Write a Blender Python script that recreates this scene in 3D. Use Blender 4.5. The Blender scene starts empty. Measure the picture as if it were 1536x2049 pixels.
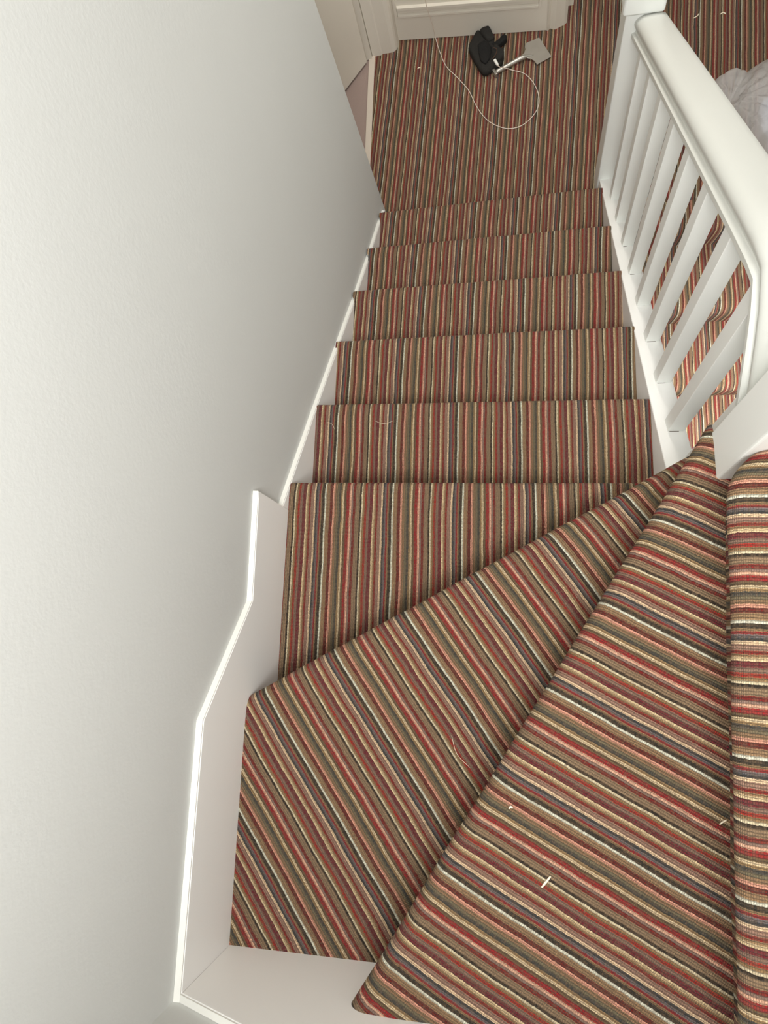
import bpy, bmesh, math, random
from mathutils import Vector, Matrix, noise

C = bpy.context.scene.collection
sc = bpy.context.scene
R_ = 0.1726          # rise of one step
W_ = 0.82            # clear width of the flight
PI = math.pi

# ------------------------------------------------------------------ camera
cam = bpy.data.cameras.new('camera')
cam.sensor_fit = 'HORIZONTAL'
cam.sensor_width = 36.0
cam.lens = 1377.37 / 1536 * 36.0
cam.clip_start = 0.02
camo = bpy.data.objects.new('camera', cam)
C.objects.link(camo)
camo.location = (0.5048, -0.3535, 2.4954)
camo.rotation_euler = (0.2037, 0.1852, 0.0342)
sc.camera = camo

# ------------------------------------------------------------------ light
sc.view_settings.view_transform = 'Standard'
sc.view_settings.look = 'None'
sc.view_settings.gamma = 1
sc.view_settings.use_curve_mapping = False
sc.view_settings.exposure = 1.53
sc.cycles.max_bounces = 8
sc.cycles.diffuse_bounces = 5
sc.cycles.use_denoising = True

world = bpy.data.worlds.new('world')
sc.world = world
world.use_nodes = True
bg = world.node_tree.nodes['Background']
bg.inputs[0].default_value = (0.86, 0.94, 1.0, 1)
bg.inputs[1].default_value = 0.14


def area(name, loc, target, sx, sy, power, col):
    l = bpy.data.lights.new(name, 'AREA')
    l.shape = 'RECTANGLE'
    l.size, l.size_y, l.energy, l.color = sx, sy, power, col
    o = bpy.data.objects.new(name, l)
    o.location = loc
    o.rotation_euler = (Vector(target) - Vector(loc)).to_track_quat('-Z', 'Y').to_euler()
    C.objects.link(o)
    return o


area('back_window_light', (0.52, -0.87, 2.85), (0.62, 1.6, 1.75), 0.7, 1.1, 40, (1.0, 0.99, 0.97))
area('landing_fill_light', (0.75, 2.0, 3.0), (0.1, 1.9, 0.3), 0.5, 0.5, 11, (1.0, 0.96, 0.90))  # unseen fill, added to brighten the landing, door and far wall
area('hall_light', (1.70, -0.12, 1.15), (1.38, 0.60, -0.5), 0.3, 0.2, 4.5, (1.0, 0.97, 0.94)).data.spread = 1.1

# ------------------------------------------------------------------ materials


def new_mat(name):
    m = bpy.data.materials.new(name)
    m.use_nodes = True
    nt = m.node_tree
    return m, nt, nt.nodes['Principled BSDF']


def paint(name, col, rough=0.55, bump=0.05, scale=60, spec=0.3, blot=0.03):
    m, nt, b = new_mat(name)
    tc = nt.nodes.new('ShaderNodeTexCoord')
    n = nt.nodes.new('ShaderNodeTexNoise')
    n.inputs['Scale'].default_value = scale
    n.inputs['Detail'].default_value = 4
    nt.links.new(tc.outputs['Object'], n.inputs['Vector'])
    n2 = nt.nodes.new('ShaderNodeTexNoise')
    n2.inputs['Scale'].default_value = 2.2
    nt.links.new(tc.outputs['Object'], n2.inputs['Vector'])
    mx = nt.nodes.new('ShaderNodeMix')
    mx.data_type = 'RGBA'
    mx.inputs[6].default_value = (*[c * (1 - blot) for c in col], 1)
    mx.inputs[7].default_value = (*[min(1, c * (1 + blot)) for c in col], 1)
    nt.links.new(n2.outputs['Fac'], mx.inputs[0])
    nt.links.new(mx.outputs[2], b.inputs['Base Color'])
    bp = nt.nodes.new('ShaderNodeBump')
    bp.inputs['Strength'].default_value = bump
    bp.inputs['Distance'].default_value = 0.003
    nt.links.new(n.outputs['Fac'], bp.inputs['Height'])
    nt.links.new(bp.outputs[0], b.inputs['Normal'])
    b.inputs['Roughness'].default_value = rough
    b.inputs['Specular IOR Level'].default_value = spec
    return m


def srgb(r, g, b):
    f = lambda c: (c / 255 / 12.92) if c / 255 <= 0.04045 else ((c / 255 + 0.055) / 1.055) ** 2.4
    return (f(r), f(g), f(b))


M_wall = paint('wall_paint', srgb(203, 204, 201), 0.7, 0.10, 130, 0.2)
M_far = paint('far_wall_paint', srgb(214, 207, 194), 0.65, 0.06, 90, 0.25)
M_trim = paint('white_satin_paint', srgb(240, 239, 236), 0.42, 0.05, 35, 0.4)
M_rail = paint('white_gloss_paint', srgb(232, 234, 230), 0.38, 0.05, 25, 0.45)
M_hand = paint('handrail_dimmed_white_paint', srgb(205, 206, 200), 0.42, 0.05, 25, 0.4)  # spindle white toned down: the rail's dimmer light is put into the colour
M_cap = paint('bright_white_edge_paint', srgb(230, 229, 222), 0.4, 0.05, 60, 0.4)
M_door = paint('cream_door_paint', srgb(214, 207, 194), 0.5, 0.04, 50, 0.35)
M_roomfloor = paint('mauve_room_carpet', srgb(150, 132, 124), 0.95, 0.3, 300, 0.1)
M_thr = paint('grey_threshold_paint', srgb(196, 184, 170), 0.6, 0.1, 50, 0.2, 0.06)
M_grime = paint('dark_crack', srgb(95, 82, 70), 0.9, 0.1, 80, 0.1)

# stripe table of the carpet: (start in units of 1055, colour)
STR = [
    (0, (226, 222, 200)), (27, (152, 120, 86)), (85, (104, 30, 24)), (130, (226, 158, 132)),
    (158, (142, 110, 80)), (196, (114, 104, 80)), (230, (70, 68, 62)), (262, (158, 126, 84)),
    (285, (226, 200, 160)), (312, (104, 84, 58)), (345, (148, 26, 28)), (395, (228, 174, 144)),
    (428, (140, 112, 100)), (452, (122, 28, 24)), (490, (146, 120, 92)), (553, (46, 38, 30)),
    (578, (224, 206, 170)), (603, (148, 116, 78)), (632, (156, 32, 18)), (664, (136, 106, 90)),
    (705, (110, 34, 42)), (755, (222, 194, 150)), (785, (154, 122, 86)), (808, (132, 28, 22)),
    (840, (156, 120, 102)), (888, (240, 206, 166)), (912, (60, 62, 64)), (940, (112, 102, 102)),
    (965, (144, 28, 34)), (992, (148, 118, 82)), (1012, (52, 46, 36)),
]


def carpet(name, phase=0.0, period=0.154, gain=0.90):
    m, nt, b = new_mat(name)
    N, L = nt.nodes, nt.links

    def math_(op, a, bb=None, c=None):
        n = N.new('ShaderNodeMath')
        n.operation = op
        for i, v in enumerate((a, bb, c)):
            if v is None:
                continue
            if isinstance(v, (int, float)):
                n.inputs[i].default_value = v
            else:
                L.new(v, n.inputs[i])
        return n.outputs[0]
    uv = N.new('ShaderNodeUVMap')
    sep = N.new('ShaderNodeSeparateXYZ')
    L.new(uv.outputs[0], sep.inputs[0])
    u, v = sep.outputs[0], sep.outputs[1]
    # long slow wander of the yarns + tiny jitter per row of loops
    w1 = N.new('ShaderNodeTexNoise')
    w1.inputs['Scale'].default_value = 9
    w1.inputs['Detail'].default_value = 3
    L.new(uv.outputs[0], w1.inputs['Vector'])
    w2 = N.new('ShaderNodeTexNoise')
    w2.inputs['Scale'].default_value = 240
    L.new(uv.outputs[0], w2.inputs['Vector'])
    warp = math_('ADD', math_('MULTIPLY', math_('SUBTRACT', w1.outputs['Fac'], 0.5), 0.0062),
                 math_('MULTIPLY', math_('SUBTRACT', w2.outputs['Fac'], 0.5), 0.0022))
    uu = math_('ADD', math_('ADD', u, -phase), warp)
    c = period / 42.0
    cv = 0.0030
    # rib columns and loop rows
    col = math_('DIVIDE', uu, c)
    row = math_('DIVIDE', v, cv)
    colf = math_('FLOOR', col)
    row2 = math_('ADD', row, math_('MULTIPLY', w1.outputs['Fac'], 0.8))
    t = math_('FRACT', math_('DIVIDE', uu, period))
    ramp = N.new('ShaderNodeValToRGB')
    cr = ramp.color_ramp
    cr.interpolation = 'CONSTANT'
    els = cr.elements
    while len(els) > 1:
        els.remove(els[-1])
    els[0].position = 0
    for i, (p, cc) in enumerate(STR):
        e = els[0] if i == 0 else els.new(p / 1055)
        e.color = (*[min(1, x * g_) for x, g_ in zip(srgb(*cc), (gain * 1.0, gain * 1.0, gain * 0.98))], 1)
    L.new(t, ramp.inputs[0])
    # each loop is a slightly different twist of two yarns
    comb = N.new('ShaderNodeCombineXYZ')
    L.new(colf, comb.inputs[0])
    L.new(math_('FLOOR', row2), comb.inputs[1])
    wn = N.new('ShaderNodeTexWhiteNoise')
    wn.noise_dimensions = '2D'
    L.new(comb.outputs[0], wn.inputs['Vector'])
    mx = N.new('ShaderNodeMix')
    mx.data_type = 'RGBA'
    mx.inputs[7].default_value = (*srgb(112, 90, 68), 1)
    L.new(math_('MULTIPLY', wn.outputs['Value'], 0.45), mx.inputs[0])
    L.new(ramp.outputs[0], mx.inputs[6])
    hs = N.new('ShaderNodeHueSaturation')
    n3 = N.new('ShaderNodeTexNoise')
    n3.inputs['Scale'].default_value = 500
    n3.inputs['Detail'].default_value = 2
    L.new(uv.outputs[0], n3.inputs['Vector'])
    L.new(math_('ADD', math_('MULTIPLY', n3.outputs['Fac'], 0.7), 0.62), hs.inputs['Value'])
    L.new(mx.outputs[2], hs.inputs['Color'])
    hs.inputs['Saturation'].default_value = 0.97
    L.new(hs.outputs[0], b.inputs['Base Color'])
    b.inputs['Roughness'].default_value = 0.95
    b.inputs['Specular IOR Level'].default_value = 0.1
    b.inputs['Sheen Weight'].default_value = 0.05
    b.inputs['Sheen Roughness'].default_value = 0.6
    # loops
    su = math_('ABSOLUTE', math_('SINE', math_('MULTIPLY', col, PI)))
    sv = math_('ABSOLUTE', math_('SINE', math_('MULTIPLY', row2, PI)))
    h = math_('MULTIPLY', math_('POWER', su, 0.6), math_('ADD', math_('MULTIPLY', math_('POWER', sv, 0.6), 0.55), 0.45))
    h = math_('ADD', h, math_('MULTIPLY', wn.outputs['Value'], 0.25))
    h = math_('ADD', h, math_('MULTIPLY', n3.outputs['Fac'], 0.35))
    gap = N.new('ShaderNodeMapRange')          # dark backing, plus shade between the tufts painted into the colour
    gap.inputs['From Min'].default_value = 0.22
    gap.inputs['From Max'].default_value = 0.72
    L.new(h, gap.inputs['Value'])
    mb = N.new('ShaderNodeMix')
    mb.data_type = 'RGBA'
    mb.inputs[6].default_value = (*srgb(58, 48, 36), 1)
    L.new(hs.outputs[0], mb.inputs[7])
    L.new(gap.outputs[0], mb.inputs[0])
    L.new(mb.outputs[2], b.inputs['Base Color'])
    bp = N.new('ShaderNodeBump')
    bp.inputs['Strength'].default_value = 1.0
    bp.inputs['Distance'].default_value = 0.0026
    L.new(h, bp.inputs['Height'])
    L.new(bp.outputs[0], b.inputs['Normal'])
    return m


M_cst = carpet('striped_loop_carpet', 0.084)

# ------------------------------------------------------------------ helpers


def finish(name, bm, mat, parent=None, smooth=False, bevel=0.0, seg=2, recalc=True):
    if recalc:
        bmesh.ops.recalc_face_normals(bm, faces=bm.faces)
    me = bpy.data.meshes.new(name)
    bm.to_mesh(me)
    bm.free()
    o = bpy.data.objects.new(name, me)
    C.objects.link(o)
    if mat:
        me.materials.append(mat)
    if smooth:
        for p in me.polygons:
            p.use_smooth = True
    if bevel:
        md = o.modifiers.new('bevel', 'BEVEL')
        md.width = bevel
        md.segments = seg
        md.limit_method = 'ANGLE'
        md.angle_limit = 0.5
    if parent:
        o.parent = parent
    return o


def empty(name, loc=(0, 0, 0)):
    o = bpy.data.objects.new(name, None)
    o.location = loc
    C.objects.link(o)
    return o


def tag(o, label, cat, group=None, kind=None):
    o['label'] = label
    o['category'] = cat
    if group:
        o['group'] = group
    if kind:
        o['kind'] = kind
    return o


def struct(o):
    o['kind'] = 'structure'
    return o


def box(bm, x0, x1, y0, y1, z0, z1):
    vs = [bm.verts.new((x, y, z)) for x in (x0, x1) for y in (y0, y1) for z in (z0, z1)]
    f = [(0, 1, 3, 2), (4, 6, 7, 5), (0, 4, 5, 1), (2, 3, 7, 6), (0, 2, 6, 4), (1, 5, 7, 3)]
    for q in f:
        bm.faces.new([vs[i] for i in q])
    return vs


def prism(bm, pts, axis, a0, a1):
    """polygon pts (2D) extruded along an axis; 'x': pts=(y,z), 'y': pts=(x,z), 'z': pts=(x,y)"""
    def mk(p, a):
        if axis == 'x':
            return (a, p[0], p[1])
        if axis == 'y':
            return (p[0], a, p[1])
        return (p[0], p[1], a)
    lo = [bm.verts.new(mk(p, a0)) for p in pts]
    hi = [bm.verts.new(mk(p, a1)) for p in pts]
    n = len(pts)
    bm.faces.new(lo)
    bm.faces.new(list(reversed(hi)))
    for i in range(n):
        bm.faces.new((lo[i], lo[(i + 1) % n], hi[(i + 1) % n], hi[i]))


def tube(pts, rad, seg=8, cap=True, bm=None):
    bm = bm or bmesh.new()
    pts = [Vector(p) for p in pts]
    n = len(pts)
    rs = rad if isinstance(rad, (list, tuple)) else [rad] * n
    rings = []
    ref = Vector((0, 0, 1))
    for i, p in enumerate(pts):
        t = (pts[min(i + 1, n - 1)] - pts[max(i - 1, 0)]).normalized()
        a = t.cross(ref)
        if a.length < 1e-3:
            a = t.cross(Vector((0, 1, 0)))
        a.normalize()
        b = t.cross(a).normalized()
        rings.append([bm.verts.new(p + (a * math.cos(2 * PI * k / seg) + b * math.sin(2 * PI * k / seg)) * rs[i]) for k in range(seg)])
    for i in range(n - 1):
        for k in range(seg):
            bm.faces.new((rings[i][k], rings[i][(k + 1) % seg], rings[i + 1][(k + 1) % seg], rings[i + 1][k]))
    if cap:
        bm.faces.new(rings[0])
        bm.faces.new(list(reversed(rings[-1])))
    return bm


def catmull(pts, n=8):
    pts = [Vector(p) for p in pts]
    out = []
    for i in range(len(pts) - 1):
        p0 = pts[max(i - 1, 0)]
        p1, p2 = pts[i], pts[i + 1]
        p3 = pts[min(i + 2, len(pts) - 1)]
        for k in range(n):
            t = k / n
            out.append(0.5 * ((2 * p1) + (-p0 + p2) * t + (2 * p0 - 5 * p1 + 4 * p2 - p3) * t * t + (-p0 + 3 * p1 - 3 * p2 + p3) * t ** 3))
    out.append(pts[-1])
    return out


def nose_profile(rad, drop, recess, back):
    """(offset outward, height, arc length) from tread back, round the nosing, to the riser foot.
    offset 0 is the frontmost point of the nosing."""
    pts = []
    steps = max(3, int(back / 0.06))
    for i in range(steps):
        pts.append((-back + (back - rad * 2.2) * i / steps, 0.0))
    pts += [(-rad * 2.2, 0.0), (-rad * 1.7, -0.0008), (-rad * 1.35, -0.0018), (-rad * 1.1, -0.0028)]
    a0 = 0.25
    cz = -0.0035 - rad * math.cos(a0)
    for k in range(0, 15):
        a = a0 + (PI * 1.02 - a0) * k / 14
        pts.append((-rad + rad * math.sin(a), cz + rad * math.cos(a)))
    o, z = pts[-1]
    pts.append((-recess + 0.004, z + 0.002))
    pts.append((-recess, z - 0.006))
    zz = z - 0.006
    for k in range(1, 5):
        pts.append((-recess, zz + (-drop - zz) * k / 4))
    out, s = [], 0
    for i, p in enumerate(pts):
        if i:
            s += math.hypot(p[0] - pts[i - 1][0], p[1] - pts[i - 1][1])
        out.append((p[0], p[1], s))
    return out


def waterfall_profile(rad, drop, lean, back):
    pts = [(-back + (back - rad) * i / 4, 0.0) for i in range(5)]
    for k in range(1, 10):
        a = PI / 2 * k / 9
        pts.append((-rad + rad * math.sin(a), -rad + rad * math.cos(a)))
    for k in range(1, 7):
        f = k / 6
        pts.append((-lean * f ** 1.3, -rad + (rad - drop) * f))
    out, s = [], 0
    for i, p in enumerate(pts):
        if i:
            s += math.hypot(p[0] - pts[i - 1][0], p[1] - pts[i - 1][1])
        out.append((p[0], p[1], s))
    return out


def strip_mesh(bm, base, d, n, z, prof, tlo, thi, seg, u0=0.0, wob=0.0016, seed=0, ease=None, us=1.0, shear=0.0):
    """sweep prof along direction d; tlo/thi are functions offset->end parameter (mitred ends)."""
    uvl = bm.loops.layers.uv.verify()
    rows = []
    for (o, h, s) in prof:
        a, b = tlo(o), thi(o)
        row = []
        for k in range(seg + 1):
            t = a + (b - a) * k / seg
            sh, dz = ease(t) if ease and o > -0.2 else (0.0, 0.0)
            p = Vector((base[0] + d[0] * t + n[0] * (o + sh), base[1] + d[1] * t + n[1] * (o + sh), z + h + dz))
            q = noise.noise(Vector((t * 9 + seed, s * 7, 3.1))) * wob
            if abs(h) < 0.001:
                p.z += q * 0.6
            else:
                p.x += n[0] * q
                p.y += n[1] * q
            row.append((bm.verts.new(p), (t * us + u0 - shear * s, s)))
        rows.append(row)
    for i in range(len(rows) - 1):
        for k in range(seg):
            quad = (rows[i][k], rows[i][k + 1], rows[i + 1][k + 1], rows[i + 1][k])
            try:
                f = bm.faces.new([q[0] for q in quad])
            except ValueError:
                continue
            f.smooth = True
            for l, q in zip(f.loops, quad):
                l[uvl].uv = q[1]


# ------------------------------------------------------------------ room shell
TOP = 4.3
# left wall of the flight, its far end leans a little like the old house
bm = bmesh.new()
prism(bm, [(-1.05, -0.9), (1.418, -0.9), (1.418, 0.0), (1.335, 1.04), (1.30, TOP), (-1.05, TOP)], 'x', -0.15, -0.012)
struct(finish('wall_left', bm, M_wall, bevel=0.010, seg=3))
bm = bmesh.new()
box(bm, -0.012, 2.1, -1.02, -0.892, -1.8, TOP)
struct(finish('wall_back', bm, M_wall))
bm = bmesh.new()
box(bm, 1.87, 1.97, -0.892, 4.3, -1.8, TOP)
struct(finish('wall_right', bm, M_wall))
bm = bmesh.new()
box(bm, -0.9, 0.75, 2.40, 2.5, 0, TOP)
box(bm, 0.65, 0.75, 2.36, 4.3, 0, TOP)
box(bm, 0.75, 1.87, 4.2, 4.3, 0, TOP)
struct(finish('wall_far', bm, M_far))
# side room behind the open door
bm = bmesh.new()
box(bm, -1.1, -1.0, -0.5, 2.4, 0, TOP)
struct(finish('wall_side_room', bm, M_far))
bm = bmesh.new()
box(bm, -1.0, -0.105, 0.4, 2.40, -0.06, -0.004)
struct(finish('floor_side_room', bm, M_roomfloor))
# threshold strip
bm = bmesh.new()
box(bm, -0.116, -0.090, 1.25, 2.19, -0.05, 0.004)
struct(finish('trim_1', bm, M_thr, bevel=0.002))

# middle landing floor, carpeted: stripes run along y
bm = bmesh.new()
uvl = bm.loops.layers.uv.verify()


def quad_uv(pts, z):
    vs = [bm.verts.new((x, y, z)) for x, y in pts]
    f = bm.faces.new(vs)
    for l, (x, y) in zip(f.loops, pts):
        l[uvl].uv = (x - 0.036 - 0.07 * (y - 1.6), y)


quad_uv([(-0.090, 1.27), (0.90, 1.27), (0.90, 2.45), (-0.090, 2.45)], 0.0)
quad_uv([(0.90, 1.36), (1.87, 1.36), (1.87, 4.2), (0.90, 4.2)], 0.0)
quad_uv([(0.74, 2.45), (0.90, 2.45), (0.90, 4.2), (0.74, 4.2)], 0.0)
struct(finish('floor', bm, M_cst))

# lower hall floor far below
bm = bmesh.new()
box(bm, -0.012, 1.87, -0.892, 1.3, -1.8, -1.75)
struct(finish('floor_hall', bm, M_roomfloor))

# ------------------------------------------------------------------ upper staircase
stair = empty('staircase', (0.4, 0.6, 0))
tag(stair, 'flight of stairs with striped red, cream and olive loop carpet and white side strings', 'staircase')


def child(o, p=stair):
    o.parent = p
    o.matrix_parent_inverse = Matrix.Translation(-Vector(p.location))
    return o


NL = [0.017, 0.269, 0.528, 0.784, 1.046, 1.307]
NR = [0.006, 0.256, 0.528, 0.794, 1.061, 1.331]
SHR = [0.0, 0.0, 0.02, 0.035, 0.05, 0.065]
UO = [0.0, 0.027, 0.045, 0.012, 0.068, 0.030]
for k in range(6):
    bm = bmesh.new()
    z = (6 - k) * R_
    d = Vector((W_, NR[k] - NL[k]))
    d /= d.x
    back = 0.30 if k else 0.60
    prof = nose_profile(0.016, R_ if k < 5 else R_, 0.024, back)
    strip_mesh(bm, (0, NL[k]), (d.x, d.y), (0, 1), z, prof, lambda o: -0.007 if o > -0.03 else -0.001, lambda o: W_ + 0.002, 24, UO[k] + SHR[k] * 0.2, 0.0014, k * 7, None, 1.0, SHR[k])
    child(finish('step', bm, M_cst, smooth=True, recalc=False))
# F riser foot meets landing; thin body under the treads so nothing is hollow
bm = bmesh.new()
poly = []
for k in range(6):
    z = (6 - k) * R_ - 0.012
    poly.append((-0.88 if k == 0 else NL[k - 1] - 0.030, z))
    poly.append((NL[k] - 0.030, z))
poly += [(NL[5] - 0.030, 0.002), (1.0, 0.002), (-0.40, 0.72), (-0.88, 0.72)]
prism(bm, poly, 'x', 0.001, W_ - 0.001)
child(finish('carriage', bm, M_trim))

# ---- winders fan out of the newel at NC
NC = Vector((0.812, 0.003))
YB = -0.880


def winder(name, left, mat, z, poly, clip_lo, clip_hi, rad, recess, seed, u0=0.0, us=1.0, nc=None, shear=0.0):
    """left: far end of the nosing line; poly: tread outline beyond the nosing band"""
    d = ((nc or NC) - left).normalized()
    n = Vector((-d.y, d.x))          # downhill side
    bm = bmesh.new()
    prof = nose_profile(rad, R_, recess, 0.08)
    strip_mesh(bm, left, d, n, z, prof, clip_lo(left, d, n), clip_hi(left, d, n), 60, u0, 0.002, seed, None, us, shear)
    uvl = bm.loops.layers.uv.verify()
    # tread top behind the band
    s0 = 0.08
    vs, uvs = [], []
    for p in poly:
        q = Vector(p) - left
        vs.append(bm.verts.new((p[0], p[1], z)))
        uvs.append((q.dot(d) * us + u0 - shear * (q.dot(n) + s0), q.dot(n) + s0))
    f = bm.faces.new(vs)
    if f.normal.z < 0:
        f.normal_flip()
    mp = {v: uv for v, uv in zip(vs, uvs)}
    for l in f.loops:
        l[uvl].uv = mp[l.vert]
    return child(finish(name, bm, mat, recalc=False)), d, n


def at_x(xv):
    def mk(left, d, n):
        return lambda o: (xv - left.x - n.x * o) / d.x
    return mk


def at_y(yv):
    def mk(left, d, n):
        return lambda o: (yv - left.y - n.y * o) / d.y
    return mk


def band_pts(left, xl=None, yl=None, xr=None, nc=None):
    d = ((nc or NC) - left).normalized()
    n = Vector((-d.y, d.x))
    o = -0.08
    if xl is not None:
        t0 = (xl - left.x - n.x * o) / d.x
    else:
        t0 = (yl - left.y - n.y * o) / d.y
    t1 = (xr - left.x - n.x * o) / d.x
    a = left + d * t0 + n * o
    b = left + d * t1 + n * o
    return (a.x, a.y), (b.x, b.y)


# W1 : seven rises up
L1 = Vector((0.0, -0.447))
NC1 = Vector((0.812, 0.011))
a, b = band_pts(L1, xl=-0.001, xr=0.838, nc=NC1)
winder('winder_step', L1, M_cst, 7 * R_, [a, (-0.001, YB), (0.45, YB), (0.80, -0.30), b], at_x(-0.001), at_x(0.838), 0.024, 0.028, 3, 0.043, 1.0, NC1, -0.114)
# W2 : eight rises up
L2 = Vector((0.256, -0.884))
NC2 = Vector((0.804, 0.007))
a, b = band_pts(L2, yl=-0.889, xr=0.815, nc=NC2)
winder('winder_step', L2, M_cst, 8 * R_, [a, (0.86, -0.889), (0.86, -0.074), (0.815, -0.074), b], at_y(-0.889), at_x(0.815), 0.029, 0.032, 9, 0.026, -0.975, NC2, 0.076)

# top landing: nosing runs along y, stripes across it
bm = bmesh.new()
prof = nose_profile(0.024, R_, 0.036, 1.05)
LT0 = Vector((0.752, -0.889))
LT1 = Vector((0.788, -0.066))
d = (LT1 - LT0).normalized()
n = Vector((-d.y, d.x))
LTL = (LT1 - LT0).length


def round_end(t):
    q = max(0.0, (t - (LTL - 0.075)) / 0.075)
    return (-0.045 * q ** 2.2, -0.010 * q ** 2)


strip_mesh(bm, LT0, d, n, 9 * R_, prof, lambda o: 0.0, lambda o: LTL if o > -0.07 else LTL - 0.008, 120, -0.004, 0.003, 21, round_end, 0.942)
top_floor = finish('floor_top_landing', bm, M_cst, smooth=True, recalc=False)
struct(top_floor)
bm = bmesh.new()
box(bm, 0.84, 1.87, -0.889, -0.085, 9 * R_ - 0.22, 9 * R_ - 0.022)
struct(finish('floor_landing_slab', bm, M_trim))

# ---- strings
bm = bmesh.new()
prism(bm, [(-0.892, 0.95), (-0.892, 1.390), (-0.478, 1.390), (-0.268, 1.211), (-0.050, 1.219), (-0.050, 0.95)], 'x', -0.012, 0.0)
ws = child(finish('wall_string', bm, M_trim, bevel=0.0015))
bm = bmesh.new()
prism(bm, [(0.0, 0.95), (0.0, 1.390), (0.9, 1.84), (0.9, 0.95)], 'y', -0.892, -0.880)
child(finish('wall_string', bm, M_trim, bevel=0.0015))
bm = bmesh.new()
prism(bm, [(-0.0498, 0.80), (-0.0498, 1.071), (0.238, 0.874), (0.476, 0.705), (0.751, 0.508), (1.006, 0.335), (1.289, 0.150), (1.36, 0.10), (1.36, 0.001), (1.05, 0.001), (0.2, 0.5)], 'x', -0.012, 0.0)
child(finish('wall_string', bm, M_trim, bevel=0.0015))
# bright painted top edges
bm = bmesh.new()
for (y0, z0, y1, z1) in [(-0.892, 1.390, -0.478, 1.390), (-0.478, 1.390, -0.268, 1.211), (-0.268, 1.211, -0.050, 1.219)]:
    prism(bm, [(y0, z0), (y1, z1), (y1, z1 + 0.003), (y0, z0 + 0.003)], 'x', -0.0118, -0.001)
prism(bm, [(-0.001, 1.390), (0.9, 1.84), (0.9, 1.843), (-0.001, 1.393)], 'y', -0.8918, -0.881)
for i, (a, b) in enumerate(zip([(-0.0498, 1.071), (0.238, 0.874), (0.476, 0.705), (0.751, 0.508), (1.006, 0.335)], [(0.238, 0.874), (0.476, 0.705), (0.751, 0.508), (1.006, 0.335), (1.289, 0.150)])):
    prism(bm, [a, b, (b[0], b[1] + 0.003), (a[0], a[1] + 0.003)], 'x', -0.0118, -0.001)
child(finish('string_edge', bm, M_cap))

# outer string with its cap, balusters stand on it
SL = 0.654


def zcap(y):
    return 0.927 - (y - 0.1477) * SL


bm = bmesh.new()
prism(bm, [(0.01, zcap(0.01)), (1.41, zcap(1.41)), (1.41, zcap(1.41) - 0.30 if zcap(1.41) > 0.3 else 0.001), (0.70, 0.30), (0.01, 0.70)], 'x', W_, W_ + 0.062)
outer = child(finish('outer_string', bm, M_trim, bevel=0.003))
# spandrel panelling below the string, on the well side
bm = bmesh.new()
prism(bm, [(-0.08, 0.75), (0.70, 0.30), (1.30, 0.001), (1.30, -1.75), (-0.08, -1.75)], 'x', W_ + 0.012, W_ + 0.05)
child(finish('spandrel_panel', bm, M_trim))

# ------------------------------------------------------------------ balustrade
bal = empty('balustrade', (0.86, 0.7, 0.6))
tag(bal, 'white painted balustrade with sloping handrail and square spindles beside the stair flight', 'balustrade')


def zl(y):
    return 1.515 - (y - 0.185) * 0.65


def newel(name, x0, x1, y0, y1, z0, z1, capx, cz, caph):
    bm = bmesh.new()
    box(bm, x0, x1, y0, y1, z0, z1)
    o = child(finish(name, bm, M_rail, bevel=0.004, seg=3), bal)
    bm = bmesh.new()
    box(bm, x0 - capx, x1 + capx, y0 - capx, y1 + capx, cz, cz + caph)
    c = finish('newel_cap', bm, M_rail, bevel=0.008, seg=4)
    c.parent = o
    return o


newel('newel_post', 0.8125, 0.9025, -0.076, 0.004, 0.75, 2.06, 0.012, 2.06, 0.05)
newel('newel_post', 0.814, 0.904, 1.405, 1.495, 0.0, 0.80, 0.011, 0.80, 0.075)
# batten beside the upper newel
bm = bmesh.new()
box(bm, 0.840, 0.885, 0.0045, 0.047, 0.90, 1.425)
child(finish('batten', bm, M_rail, bevel=0.002), bal)

# handrail: section (across, up) swept along the slope with a short easing at the newel
SEC = [(0.006, -0.004), (0.0, 0.0), (0.0, 0.010), (0.003, 0.0125), (0.009, 0.0135), (0.0105, 0.016), (0.0095, 0.022), (0.006, 0.028), (0.003, 0.034),
       (0.003, 0.041), (0.006, 0.047), (0.012, 0.053), (0.021, 0.0575), (0.034, 0.0595), (0.052, 0.0605), (0.070, 0.060), (0.080, 0.058), (0.085, 0.053), (0.085, 0.041),
       (0.080, 0.030), (0.070, 0.022), (0.064, 0.016), (0.070, 0.010), (0.070, 0.0), (0.060, -0.004)]
path = [(1.404, zl(1.404)), (1.1, zl(1.1)), (0.8, zl(0.8)), (0.5, zl(0.5)), (0.30, zl(0.30)), (0.215, zl(0.215) - 0.002), (0.180, 1.512),
        (0.140, 1.501), (0.10, 1.483), (0.05, 1.457), (0.005, 1.430)]
bm = bmesh.new()
rows = []
for i, (y, z) in enumerate(path):
    a = path[max(i - 1, 0)]
    b = path[min(i + 1, len(path) - 1)]
    t = Vector((b[0] - a[0], b[1] - a[1])).normalized()
    nn = Vector((t.y, -t.x))
    if nn.y < 0:
        nn = -nn
    end = i in (0, len(path) - 1)
    row = []
    for (sx, h) in SEC:
        yy = y if end else y + nn.x * h
        zz = z + (h / max(nn.y, 0.5) if end else nn.y * h)
        xs = -0.011 * max(0.0, (0.18 - y) / 0.175) if y < 0.18 else 0.0
        row.append(bm.verts.new((0.838 + sx + xs, yy, zz)))
    rows.append(row)
for i in range(len(rows) - 1):
    m = len(SEC)
    for k in range(m):
        bm.faces.new((rows[i][k], rows[i][(k + 1) % m], rows[i + 1][(k + 1) % m], rows[i + 1][k]))
bm.faces.new(rows[0])
bm.faces.new(list(reversed(rows[-1])))
hr = finish('handrail', bm, M_hand, smooth=True)
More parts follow.
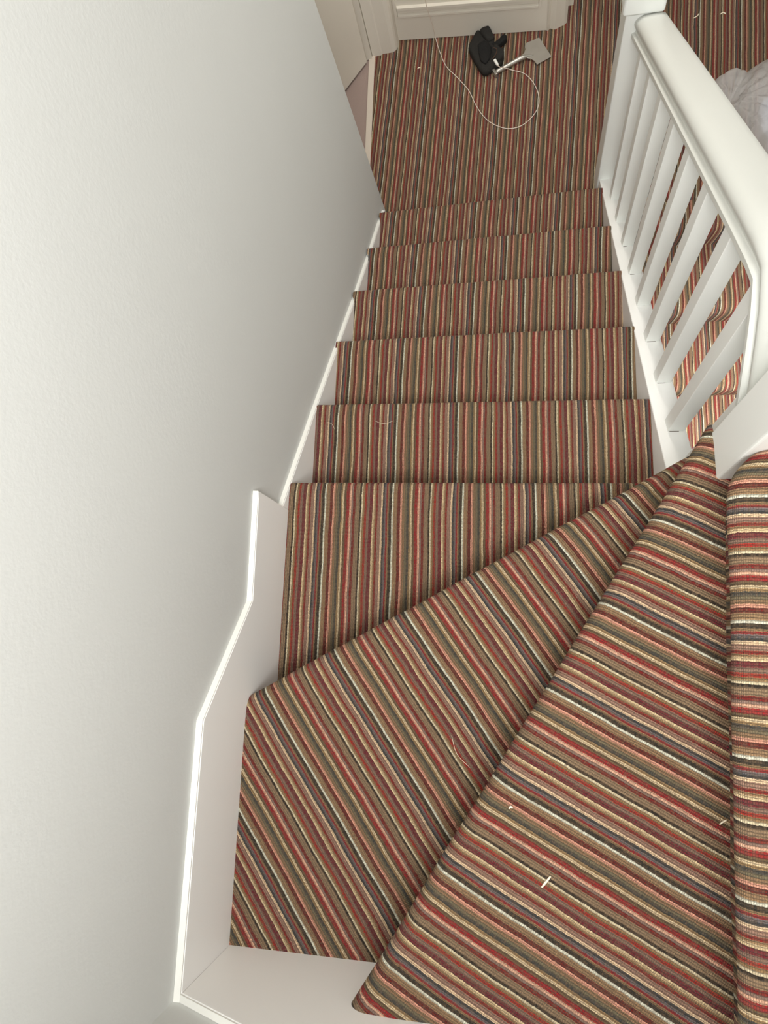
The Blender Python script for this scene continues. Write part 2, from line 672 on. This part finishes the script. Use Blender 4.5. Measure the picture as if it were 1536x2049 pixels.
md = hr.modifiers.new('edge', 'EDGE_SPLIT')
md.split_angle = 0.7
child(hr, bal)

BS = 0.035
for k in range(8):
    y = 0.1477 + k * 0.1558
    bm = bmesh.new()
    x0, x1 = 0.841, 0.841 + BS
    y0, y1 = y, y + BS
    pts = []
    for (xx, yy) in ((x0, y0), (x1, y0), (x1, y1), (x0, y1)):
        zt = zl(yy) + 0.004 if yy > 0.186 else 1.512
        pts.append((bm.verts.new((xx, yy, zcap(yy) - 0.001)), bm.verts.new((xx, yy, zt))))
    bm.faces.new([p[0] for p in pts])
    bm.faces.new([p[1] for p in reversed(pts)])
    for i in range(4):
        bm.faces.new((pts[i][0], pts[(i + 1) % 4][0], pts[(i + 1) % 4][1], pts[i][1]))
    b_ = finish('spindle', bm, M_rail, bevel=0.0012)
    child(b_, bal)
    if k in (0, 1, 2, 4, 5):
        bm = bmesh.new()
        w = [0.020, 0.018, 0.021, 0, 0.012, 0.010][k] if k < 6 else 0.01
        box(bm, x0 + 0.004, x0 + 0.004 + w, y0 - 0.0012, y0 + 0.001, zcap(y0) - 0.0002, zcap(y0) + 0.0012)
        cr_ = finish('paint_crack', bm, M_grime)
        cr_.parent = b_
        cr_['label'] = 'thin dark crack at the foot of the spindle'

# ------------------------------------------------------------------ lower staircase
low = empty('staircase', (1.4, 0.6, -0.8))
tag(low, 'lower flight of striped carpeted stairs seen through the spindles, running down under the balustrade', 'staircase')
YR = [1.275, 1.024, 0.766, 0.510, 0.254, 0.0, -0.256]
for k in range(7):
    bm = bmesh.new()
    prof = waterfall_profile(0.040, R_, 0.032, 0.30 if k else 0.13)
    y = YR[k] - 0.032
    strip_mesh(bm, (1.865, y), (-1, 0), (0, -1), -k * R_ - (0.0005 if k == 0 else 0), prof, lambda o: 0.0, lambda o: 0.965, 20, 1.865 + 0.02, 0.0015, 40 + k, None, -1.0)
    child(finish('step', bm, M_cst, smooth=True, recalc=False), low)
bm = bmesh.new()
prism(bm, [(1.30, 0.02), (-0.3, -1.03), (-0.3, -1.35), (1.30, -0.30)], 'x', 0.872, 0.898)
child(finish('outer_string', bm, M_trim), low)

# ------------------------------------------------------------------ doors at the far side of the landing
# door_1 : leaf standing open into the side room
bm = bmesh.new()
p0 = Vector((-0.122, 2.158))
dd = Vector((-0.08, -0.115)).normalized()
nn = Vector((dd.y, -dd.x))
q = [p0, p0 + dd * 0.70, p0 + dd * 0.70 + nn * 0.04, p0 + nn * 0.04]
if (q[3] - q[0]).x > 0:
    q = [p0, p0 + dd * 0.70, p0 + dd * 0.70 - nn * 0.04, p0 - nn * 0.04]
prism(bm, [(v.x, v.y) for v in q], 'z', 0.008, 2.0)
struct(finish('door_1', bm, M_door, bevel=0.002))
# casing (left of the panelled door)
bm = bmesh.new()
prism(bm, [(-0.100, 2.187), (-0.062, 2.191), (-0.056, 2.196), (-0.012, 2.198), (-0.004, 2.202), (0.004, 2.208), (0.010, 2.220), (0.012, 2.236), (0.014, 2.254), (0.014, 2.40), (-0.100, 2.40)], 'z', 0.0, 2.2)
struct(finish('trim_2', bm, M_door))
bm = bmesh.new()
box(bm, -0.16, -0.102, 2.175, 2.40, 0.0, 2.2)
struct(finish('trim_3', bm, M_far))
# panelled door
bm = bmesh.new()


def ydoor(x):
    return 2.254 - 0.076 * (x - 0.014)


prism(bm, [(0.014, ydoor(0.014)), (0.640, ydoor(0.640)), (0.640, 2.39), (0.014, 2.39)], 'z', 0.002, 2.0)
door2 = struct(finish('door_2', bm, M_door))
bm = bmesh.new()


def mould(x0, x1, z0, z1, h):
    vs = []
    for dy in (0.0, -h):
        for (x, z) in ((x0, z0), (x1, z0), (x1, z1), (x0, z1)):
            ins = 0.0015 if dy else 0
            xx = min(max(x, x0 + ins), x1 - ins)
            zz = min(max(z, z0 + ins), z1 - ins)
            vs.append(bm.verts.new((xx, ydoor(xx) + dy, zz)))
    for f in ((4, 5, 6, 7), (0, 1, 5, 4), (1, 2, 6, 5), (2, 3, 7, 6), (3, 0, 4, 7)):
        bm.faces.new([vs[i] for i in f])


mould(0.030, 0.605, 0.118, 0.130, 0.012)
mould(0.030, 0.605, 0.134, 0.150, 0.006)
mould(0.030, 0.605, 0.152, 0.166, 0.014)
mould(0.018, 0.030, 0.118, 1.8, 0.006)
mould(0.605, 0.617, 0.118, 1.8, 0.006)
pm = struct(finish('panel_moulding', bm, M_door))
pm.parent = door2
# casing right of the panelled door and the wall corner behind it
bm = bmesh.new()
prism(bm, [(0.640, 2.208), (0.646, 2.203), (0.655, 2.214), (0.664, 2.210), (0.676, 2.206), (0.694, 2.215), (0.712, 2.222), (0.724, 2.233), (0.727, 2.314), (0.752, 2.316), (0.755, 2.345), (0.755, 2.40), (0.640, 2.40)], 'z', 0.0, 2.2)
struct(finish('trim_4', bm, M_door))

# ------------------------------------------------------------------ things on the landing
# --- steel bolster
m, nt, b = new_mat('brushed_steel')
b.inputs['Base Color'].default_value = (*srgb(188, 184, 176), 1)
b.inputs['Metallic'].default_value = 0.85
b.inputs['Roughness'].default_value = 0.38
tc = nt.nodes.new('ShaderNodeTexCoord')
ns = nt.nodes.new('ShaderNodeTexNoise')
ns.inputs['Scale'].default_value = 40
nt.links.new(tc.outputs['Object'], ns.inputs['Vector'])
rr = nt.nodes.new('ShaderNodeMapRange')
rr.inputs['To Min'].default_value = 0.28
rr.inputs['To Max'].default_value = 0.5
nt.links.new(ns.outputs['Fac'], rr.inputs['Value'])
nt.links.new(rr.outputs[0], b.inputs['Roughness'])
M_steel = m
bol = empty('carpet_bolster', (0.54, 2.08, 0))
tag(bol, 'steel carpet bolster with wide flat blade lying on the landing carpet', 'tool')
out = [(0.556, 2.143), (0.610, 2.167), (0.659, 2.069), (0.600, 2.036), (0.588, 2.056), (0.573, 2.067), (0.556, 2.071), (0.535, 2.063),
       (0.529, 2.076), (0.540, 2.086), (0.549, 2.097), (0.554, 2.112), (0.551, 2.126)]
bm = bmesh.new()


def blade_z(x, y):
    t = (x - 0.53) / 0.10
    return 0.014 - 0.008 * min(max(t, 0), 1)


lo = [bm.verts.new((x, y, blade_z(x, y))) for x, y in out]
hi = [bm.verts.new((x, y, blade_z(x, y) + 0.0028)) for x, y in out]
bm.faces.new(list(reversed(lo)))
bm.faces.new(hi)
for i in range(len(out)):
    j = (i + 1) % len(out)
    bm.faces.new((lo[i], lo[j], hi[j], hi[i]))
child(finish('blade', bm, M_steel, bevel=0.0006), bol)
bm = tube(catmull([(0.585, 2.083, 0.012), (0.560, 2.078, 0.015), (0.535, 2.070, 0.016), (0.50, 2.055, 0.013), (0.43, 2.021, 0.0105)], 5),
          [0.0015 + 0.0080 * min(1, i / 8) for i in range(21)], 12)
child(finish('handle', bm, M_steel, smooth=True), bol)
bm = bmesh.new()
hd = Vector((-0.9, -0.43, 0)).normalized()
sd = Vector((-hd.y, hd.x, 0))
o = Vector((0.431, 2.0215, 0.012))
vs = []
for a in (-0.002, 0.010):
    for s_, h_ in ((-0.019, -0.010), (0.019, -0.010), (0.019, 0.010), (-0.019, 0.010)):
        p = o + hd * a + sd * s_
        vs.append(bm.verts.new((p.x, p.y, 0.012 + h_)))
for f in ((0, 1, 2, 3), (7, 6, 5, 4), (0, 4, 5, 1), (1, 5, 6, 2), (2, 6, 7, 3), (3, 7, 4, 0)):
    bm.faces.new([vs[i] for i in f])
child(finish('striking_head', bm, M_steel, bevel=0.002), bol)

# --- black pouch
M_black = paint('black_nylon', srgb(40, 38, 35), 0.85, 0.6, 400, 0.25, 0.2)
M_black2 = paint('black_webbing', srgb(26, 25, 24), 0.8, 0.6, 500, 0.25, 0.2)
pouch = empty('tool_pouch', (0.385, 2.13, 0))
tag(pouch, 'black fabric tool pouch with stub strap leaning at the panelled door', 'pouch')


def pad(outline, z0, z1, mat, name, puff=0.35, seed=0, parent=pouch):
    """soft stuffed pad over an outline"""
    c = Vector((sum(p[0] for p in outline) / len(outline), sum(p[1] for p in outline) / len(outline)))
    dense = []
    m_ = len(outline)
    for i in range(m_):
        a, b = Vector(outline[i]), Vector(outline[(i + 1) % m_])
        for k in range(4):
            dense.append(a + (b - a) * k / 4)
    # round corners
    for _ in range(1):
        dense = [(dense[i - 1] + dense[i] * 2 + dense[(i + 1) % len(dense)]) / 4 for i in range(len(dense))]
    bm = bmesh.new()
    levels = [(0.96, 0.0), (1.02, 0.2), (1.03, 0.5), (1.01, 0.78), (0.95, 0.96), (0.7, 1.02), (0.35, 1.04)]
    rings = []
    for s_, h_ in levels:
        ring = []
        for p in dense:
            q = c + (p - c) * s_
            nz = noise.noise(Vector((q.x * 40 + seed, q.y * 40, h_ * 2)))
            ring.append(bm.verts.new((q.x + nz * 0.002, q.y + nz * 0.002, z0 + (z1 - z0) * h_ + (nz * 0.006 if h_ > 0.7 else 0))))
        rings.append(ring)
    k = len(dense)
    for i in range(len(rings) - 1):
        for j in range(k):
            bm.faces.new((rings[i][j], rings[i][(j + 1) % k], rings[i + 1][(j + 1) % k], rings[i + 1][j]))
    bm.faces.new(list(reversed(rings[0])))
    bm.faces.new(rings[-1])
    return child(finish(name, bm, mat, smooth=True), parent)


pad([(0.350, 2.222), (0.366, 2.222), (0.404, 2.196), (0.430, 2.150), (0.457, 2.100), (0.458, 2.056), (0.428, 2.034), (0.396, 2.014), (0.376, 2.018), (0.340, 2.090), (0.316, 2.148)], 0.001, 0.034, M_black, 'body', seed=1)
pad([(0.366, 2.214), (0.384, 2.226), (0.402, 2.222), (0.420, 2.190), (0.428, 2.160), (0.400, 2.150), (0.378, 2.180)], 0.010, 0.046, M_black, 'side_pocket', seed=5)
pad([(0.424, 2.130), (0.446, 2.120), (0.466, 2.094), (0.464, 2.064), (0.442, 2.050), (0.424, 2.056), (0.420, 2.090)], 0.010, 0.048, M_black, 'flap', seed=9)
pad([(0.356, 2.140), (0.392, 2.158), (0.416, 2.120), (0.412, 2.070), (0.392, 2.044), (0.370, 2.060)], 0.030, 0.044, M_black2, 'front_panel', seed=12)
pad([(0.412, 2.140), (0.432, 2.152), (0.462, 2.178), (0.476, 2.176), (0.478, 2.160), (0.462, 2.146), (0.436, 2.124)], 0.012, 0.036, M_black2, 'strap', seed=14)
bm = tube(catmull([(0.425, 2.100, 0.056), (0.437, 2.088, 0.0585), (0.436, 2.070, 0.059), (0.428, 2.055, 0.058), (0.420, 2.043, 0.057)], 5), 0.0014, 6)
M_seam = paint('brown_seam', srgb(84, 62, 48), 0.8, 0.1, 90, 0.2)
child(finish('zip_cord', bm, M_seam, smooth=True), pouch)

# --- white cable
M_cable = paint('white_cable_pvc', srgb(214, 200, 186), 0.5, 0.0, 30, 0.4)
cab = empty('cable', (0.45, 1.9, 0))
tag(cab, 'thin white cable hanging down the panelled door and looping over the landing carpet', 'cable')
pts = [(0.146, 2.222, 1.30), (0.138, 2.222, 0.70), (0.148, 2.222, 0.33), (0.157, 2.222, 0.184), (0.170, 2.230, 0.085), (0.178, 2.226, 0.010), (0.196, 2.162, 0.003), (0.225, 2.087, 0.003),
       (0.272, 2.026, 0.003), (0.319, 1.958, 0.003), (0.347, 1.889, 0.003), (0.378, 1.830, 0.003), (0.419, 1.784, 0.003), (0.480, 1.753, 0.003),
       (0.540, 1.762, 0.003), (0.590, 1.812, 0.003), (0.607, 1.871, 0.003), (0.591, 1.944, 0.003), (0.552, 2.003, 0.003), (0.501, 2.027, 0.006),
       (0.468, 2.020, 0.030), (0.452, 2.010, 0.046), (0.441, 2.014, 0.053)]
bm = tube(catmull(pts, 7), 0.0016, 8)
child(finish('wire', bm, M_cable, smooth=True), cab)
bm = tube([(0.442, 2.013, 0.0535), (0.436, 2.024, 0.056), (0.429, 2.038, 0.057)], [0.0045, 0.006, 0.006], 8)
child(finish('plug', bm, M_cap), cab)

# --- plastic bag
m, nt, b = new_mat('thin_white_plastic')
b.inputs['Base Color'].default_value = (*srgb(240, 238, 236), 1)
b.inputs['Roughness'].default_value = 0.3
tcn = nt.nodes.new('ShaderNodeTexCoord')
wv = nt.nodes.new('ShaderNodeTexNoise')
wv.inputs['Scale'].default_value = 14
wv.inputs['Detail'].default_value = 6
wv.inputs['Distortion'].default_value = 1.2
nt.links.new(tcn.outputs['Object'], wv.inputs['Vector'])
bpn = nt.nodes.new('ShaderNodeBump')
bpn.inputs['Strength'].default_value = 0.8
bpn.inputs['Distance'].default_value = 0.02
nt.links.new(wv.outputs['Fac'], bpn.inputs['Height'])
nt.links.new(bpn.outputs[0], b.inputs['Normal'])
tr = nt.nodes.new('ShaderNodeBsdfTransparent')
tr.inputs[0].default_value = (0.95, 0.93, 0.92, 1)
tl = nt.nodes.new('ShaderNodeBsdfTranslucent')
tl.inputs[0].default_value = (0.85, 0.84, 0.82, 1)
mx1 = nt.nodes.new('ShaderNodeMixShader')
mx1.inputs[0].default_value = 0.40
mx2 = nt.nodes.new('ShaderNodeMixShader')
mx2.inputs[0].default_value = 0.38
outn = nt.nodes['Material Output']
nt.links.new(b.outputs[0], mx1.inputs[1])
nt.links.new(tl.outputs[0], mx1.inputs[2])
nt.links.new(mx1.outputs[0], mx2.inputs[1])
nt.links.new(tr.outputs[0], mx2.inputs[2])
nt.links.new(mx2.outputs[0], outn.inputs['Surface'])
M_bag = m
bag = empty('carrier_bag', (1.55, 1.7, 0))
tag(bag, 'translucent white plastic carrier bag slumped on the landing beyond the handrail', 'bag')
KN = Vector((1.318, 1.752))


def bag_sheet(outline, hmax, seed, nr, knot_amp):
    c = Vector((sum(p[0] for p in outline) / len(outline), sum(p[1] for p in outline) / len(outline)))
    pts3 = catmull([(p[0], p[1], 0) for p in outline] + [(outline[0][0], outline[0][1], 0)], 10)[:-1]
    bm = bmesh.new()
    rings = []
    for i in range(nr + 1):
        s_ = 1 - i / nr * 0.96
        ring = []
        for p in pts3:
            q = c + (Vector((p.x, p.y)) - c) * s_
            e = 1 - s_
            h = hmax * (1 - (1 - min(1, e * 1.9)) ** 2.2)
            dk = q - KN
            ang = math.atan2(dk.y, dk.x)
            r = dk.length
            fold = abs(math.sin(ang * 8.5 + seed + 1.2 * noise.noise(Vector((q.x * 9, q.y * 9, seed))))) ** 0.7
            h *= 0.45 + 0.55 * min(1, r / 0.22)
            h += knot_amp * fold * min(1, r / 0.05) * math.exp(-r / 0.14) * min(1, e * 8 + 0.1)
            h += 0.022 * abs(noise.noise(Vector((q.x * 7, q.y * 7, seed)))) * min(1, e * 5)
            h += 0.004 * noise.noise(Vector((q.x * 34, q.y * 34, seed + 4))) * min(1, e * 5)
            ring.append(bm.verts.new((q.x, q.y, 0.003 + max(h, 0))))
        rings.append(ring)
    k = len(pts3)
    for i in range(nr):
        for j in range(k):
            bm.faces.new((rings[i][j], rings[i][(j + 1) % k], rings[i + 1][(j + 1) % k], rings[i + 1][j]))
    bm.faces.new(rings[-1])
    return bm


bm = bag_sheet([(1.305, 1.735), (1.340, 1.62), (1.385, 1.52), (1.430, 1.470), (1.56, 1.44), (1.72, 1.47), (1.80, 1.62), (1.80, 1.80), (1.70, 1.93), (1.54, 1.95), (1.42, 1.91), (1.34, 1.82)], 0.085, 2.0, 26, 0.03)
child(finish('bag_body', bm, M_bag, smooth=True), bag)
bm = bag_sheet([(1.325, 1.748), (1.280, 1.765), (1.258, 1.815), (1.275, 1.865), (1.320, 1.893), (1.362, 1.900), (1.395, 1.880), (1.375, 1.81)], 0.030, 5.0, 14, 0.022)
child(finish('bag_handle', bm, M_bag, smooth=True), bag)
M_cont = paint('pale_blue_grey_contents', srgb(186, 194, 214), 0.7, 0.3, 30, 0.3, 0.15)
bm = bmesh.new()
bmesh.ops.create_icosphere(bm, subdivisions=4, radius=1)
for v in bm.verts:
    q = v.co.copy()
    f = 1 + 0.12 * noise.noise(q * 2.2)
    v.co = Vector((1.560 + q.x * 0.145 * f, 1.65 + q.y * 0.14 * f, 0.044 + q.z * 0.040 * f))
tag(finish('wrapped_bundle', bm, M_cont, smooth=True), 'pale blue grey bundle seen through the plastic bag', 'bundle')

# ------------------------------------------------------------------ bits of yarn and fluff
M_yarn = paint('cream_yarn', srgb(236, 222, 198), 0.9, 0.4, 300, 0.1)


def scrap(pts, rad, label, name='yarn_scrap', cat='yarn scrap'):
    n_ = len(pts)
    cp = catmull(pts, 4)
    bm = tube(cp, [rad * (0.6 + 0.5 * math.sin(PI * (i + 1) / (len(cp) + 1))) for i in range(len(cp))], 6)
    o = finish(name, bm, M_yarn, smooth=True)
    tag(o, label, cat)
    return o


z8 = 8 * R_
scrap([(0.5405, -0.684, z8 + 0.002), (0.546, -0.677, z8 + 0.003), (0.5535, -0.668, z8 + 0.002)], 0.0016, 'short cream yarn scrap near the middle of the upper winder step')
scrap([(0.494, -0.580, z8 + 0.0015), (0.497, -0.577, z8 + 0.003), (0.499, -0.579, z8 + 0.0015)], 0.0016, 'tiny grey white fluff near the nosing of the upper winder step')
scrap([(0.787, -0.580, z8 + 0.0015), (0.792, -0.576, z8 + 0.002), (0.797, -0.573, z8 + 0.0015)], 0.0010, 'tiny pale thread beside the foot of the top landing nosing')
scrap([(1.215, 2.172, 0.002), (1.222, 2.174, 0.004), (1.230, 2.180, 0.003), (1.236, 2.190, 0.002)], 0.0022, 'white paint flake on the landing carpet beyond the far newel')
scrap([(1.315, 2.174, 0.002), (1.325, 2.178, 0.004), (1.335, 2.172, 0.002)], 0.0022, 'pinkish white flake on the landing carpet above the plastic bag')
scrap([(0.100, 2.095, 0.002), (0.106, 2.100, 0.003), (0.112, 2.099, 0.002)], 0.0020, 'small cream speck on the carpet near the left door casing')
z5 = 5 * R_
scrap([(0.155, 0.215, z5 + 0.002), (0.180, 0.205, z5 + 0.006), (0.205, 0.213, z5 + 0.003)], 0.00032, 'fine pale hair curled on the left half of the second straight step', 'carpet_fibre', 'fibre')
scrap([(0.030, 0.215, z5 + 0.002), (0.045, 0.208, z5 + 0.006), (0.052, 0.195, z5 + 0.003)], 0.00032, 'fine pale hair at the left end of the second straight step', 'carpet_fibre', 'fibre')
z7 = 7 * R_
scrap([(0.392, -0.50, z7 + 0.002), (0.402, -0.53, z7 + 0.006), (0.425, -0.552, z7 + 0.003)], 0.00032, 'fine pale hair lying across the lower winder step', 'carpet_fibre', 'fibre')
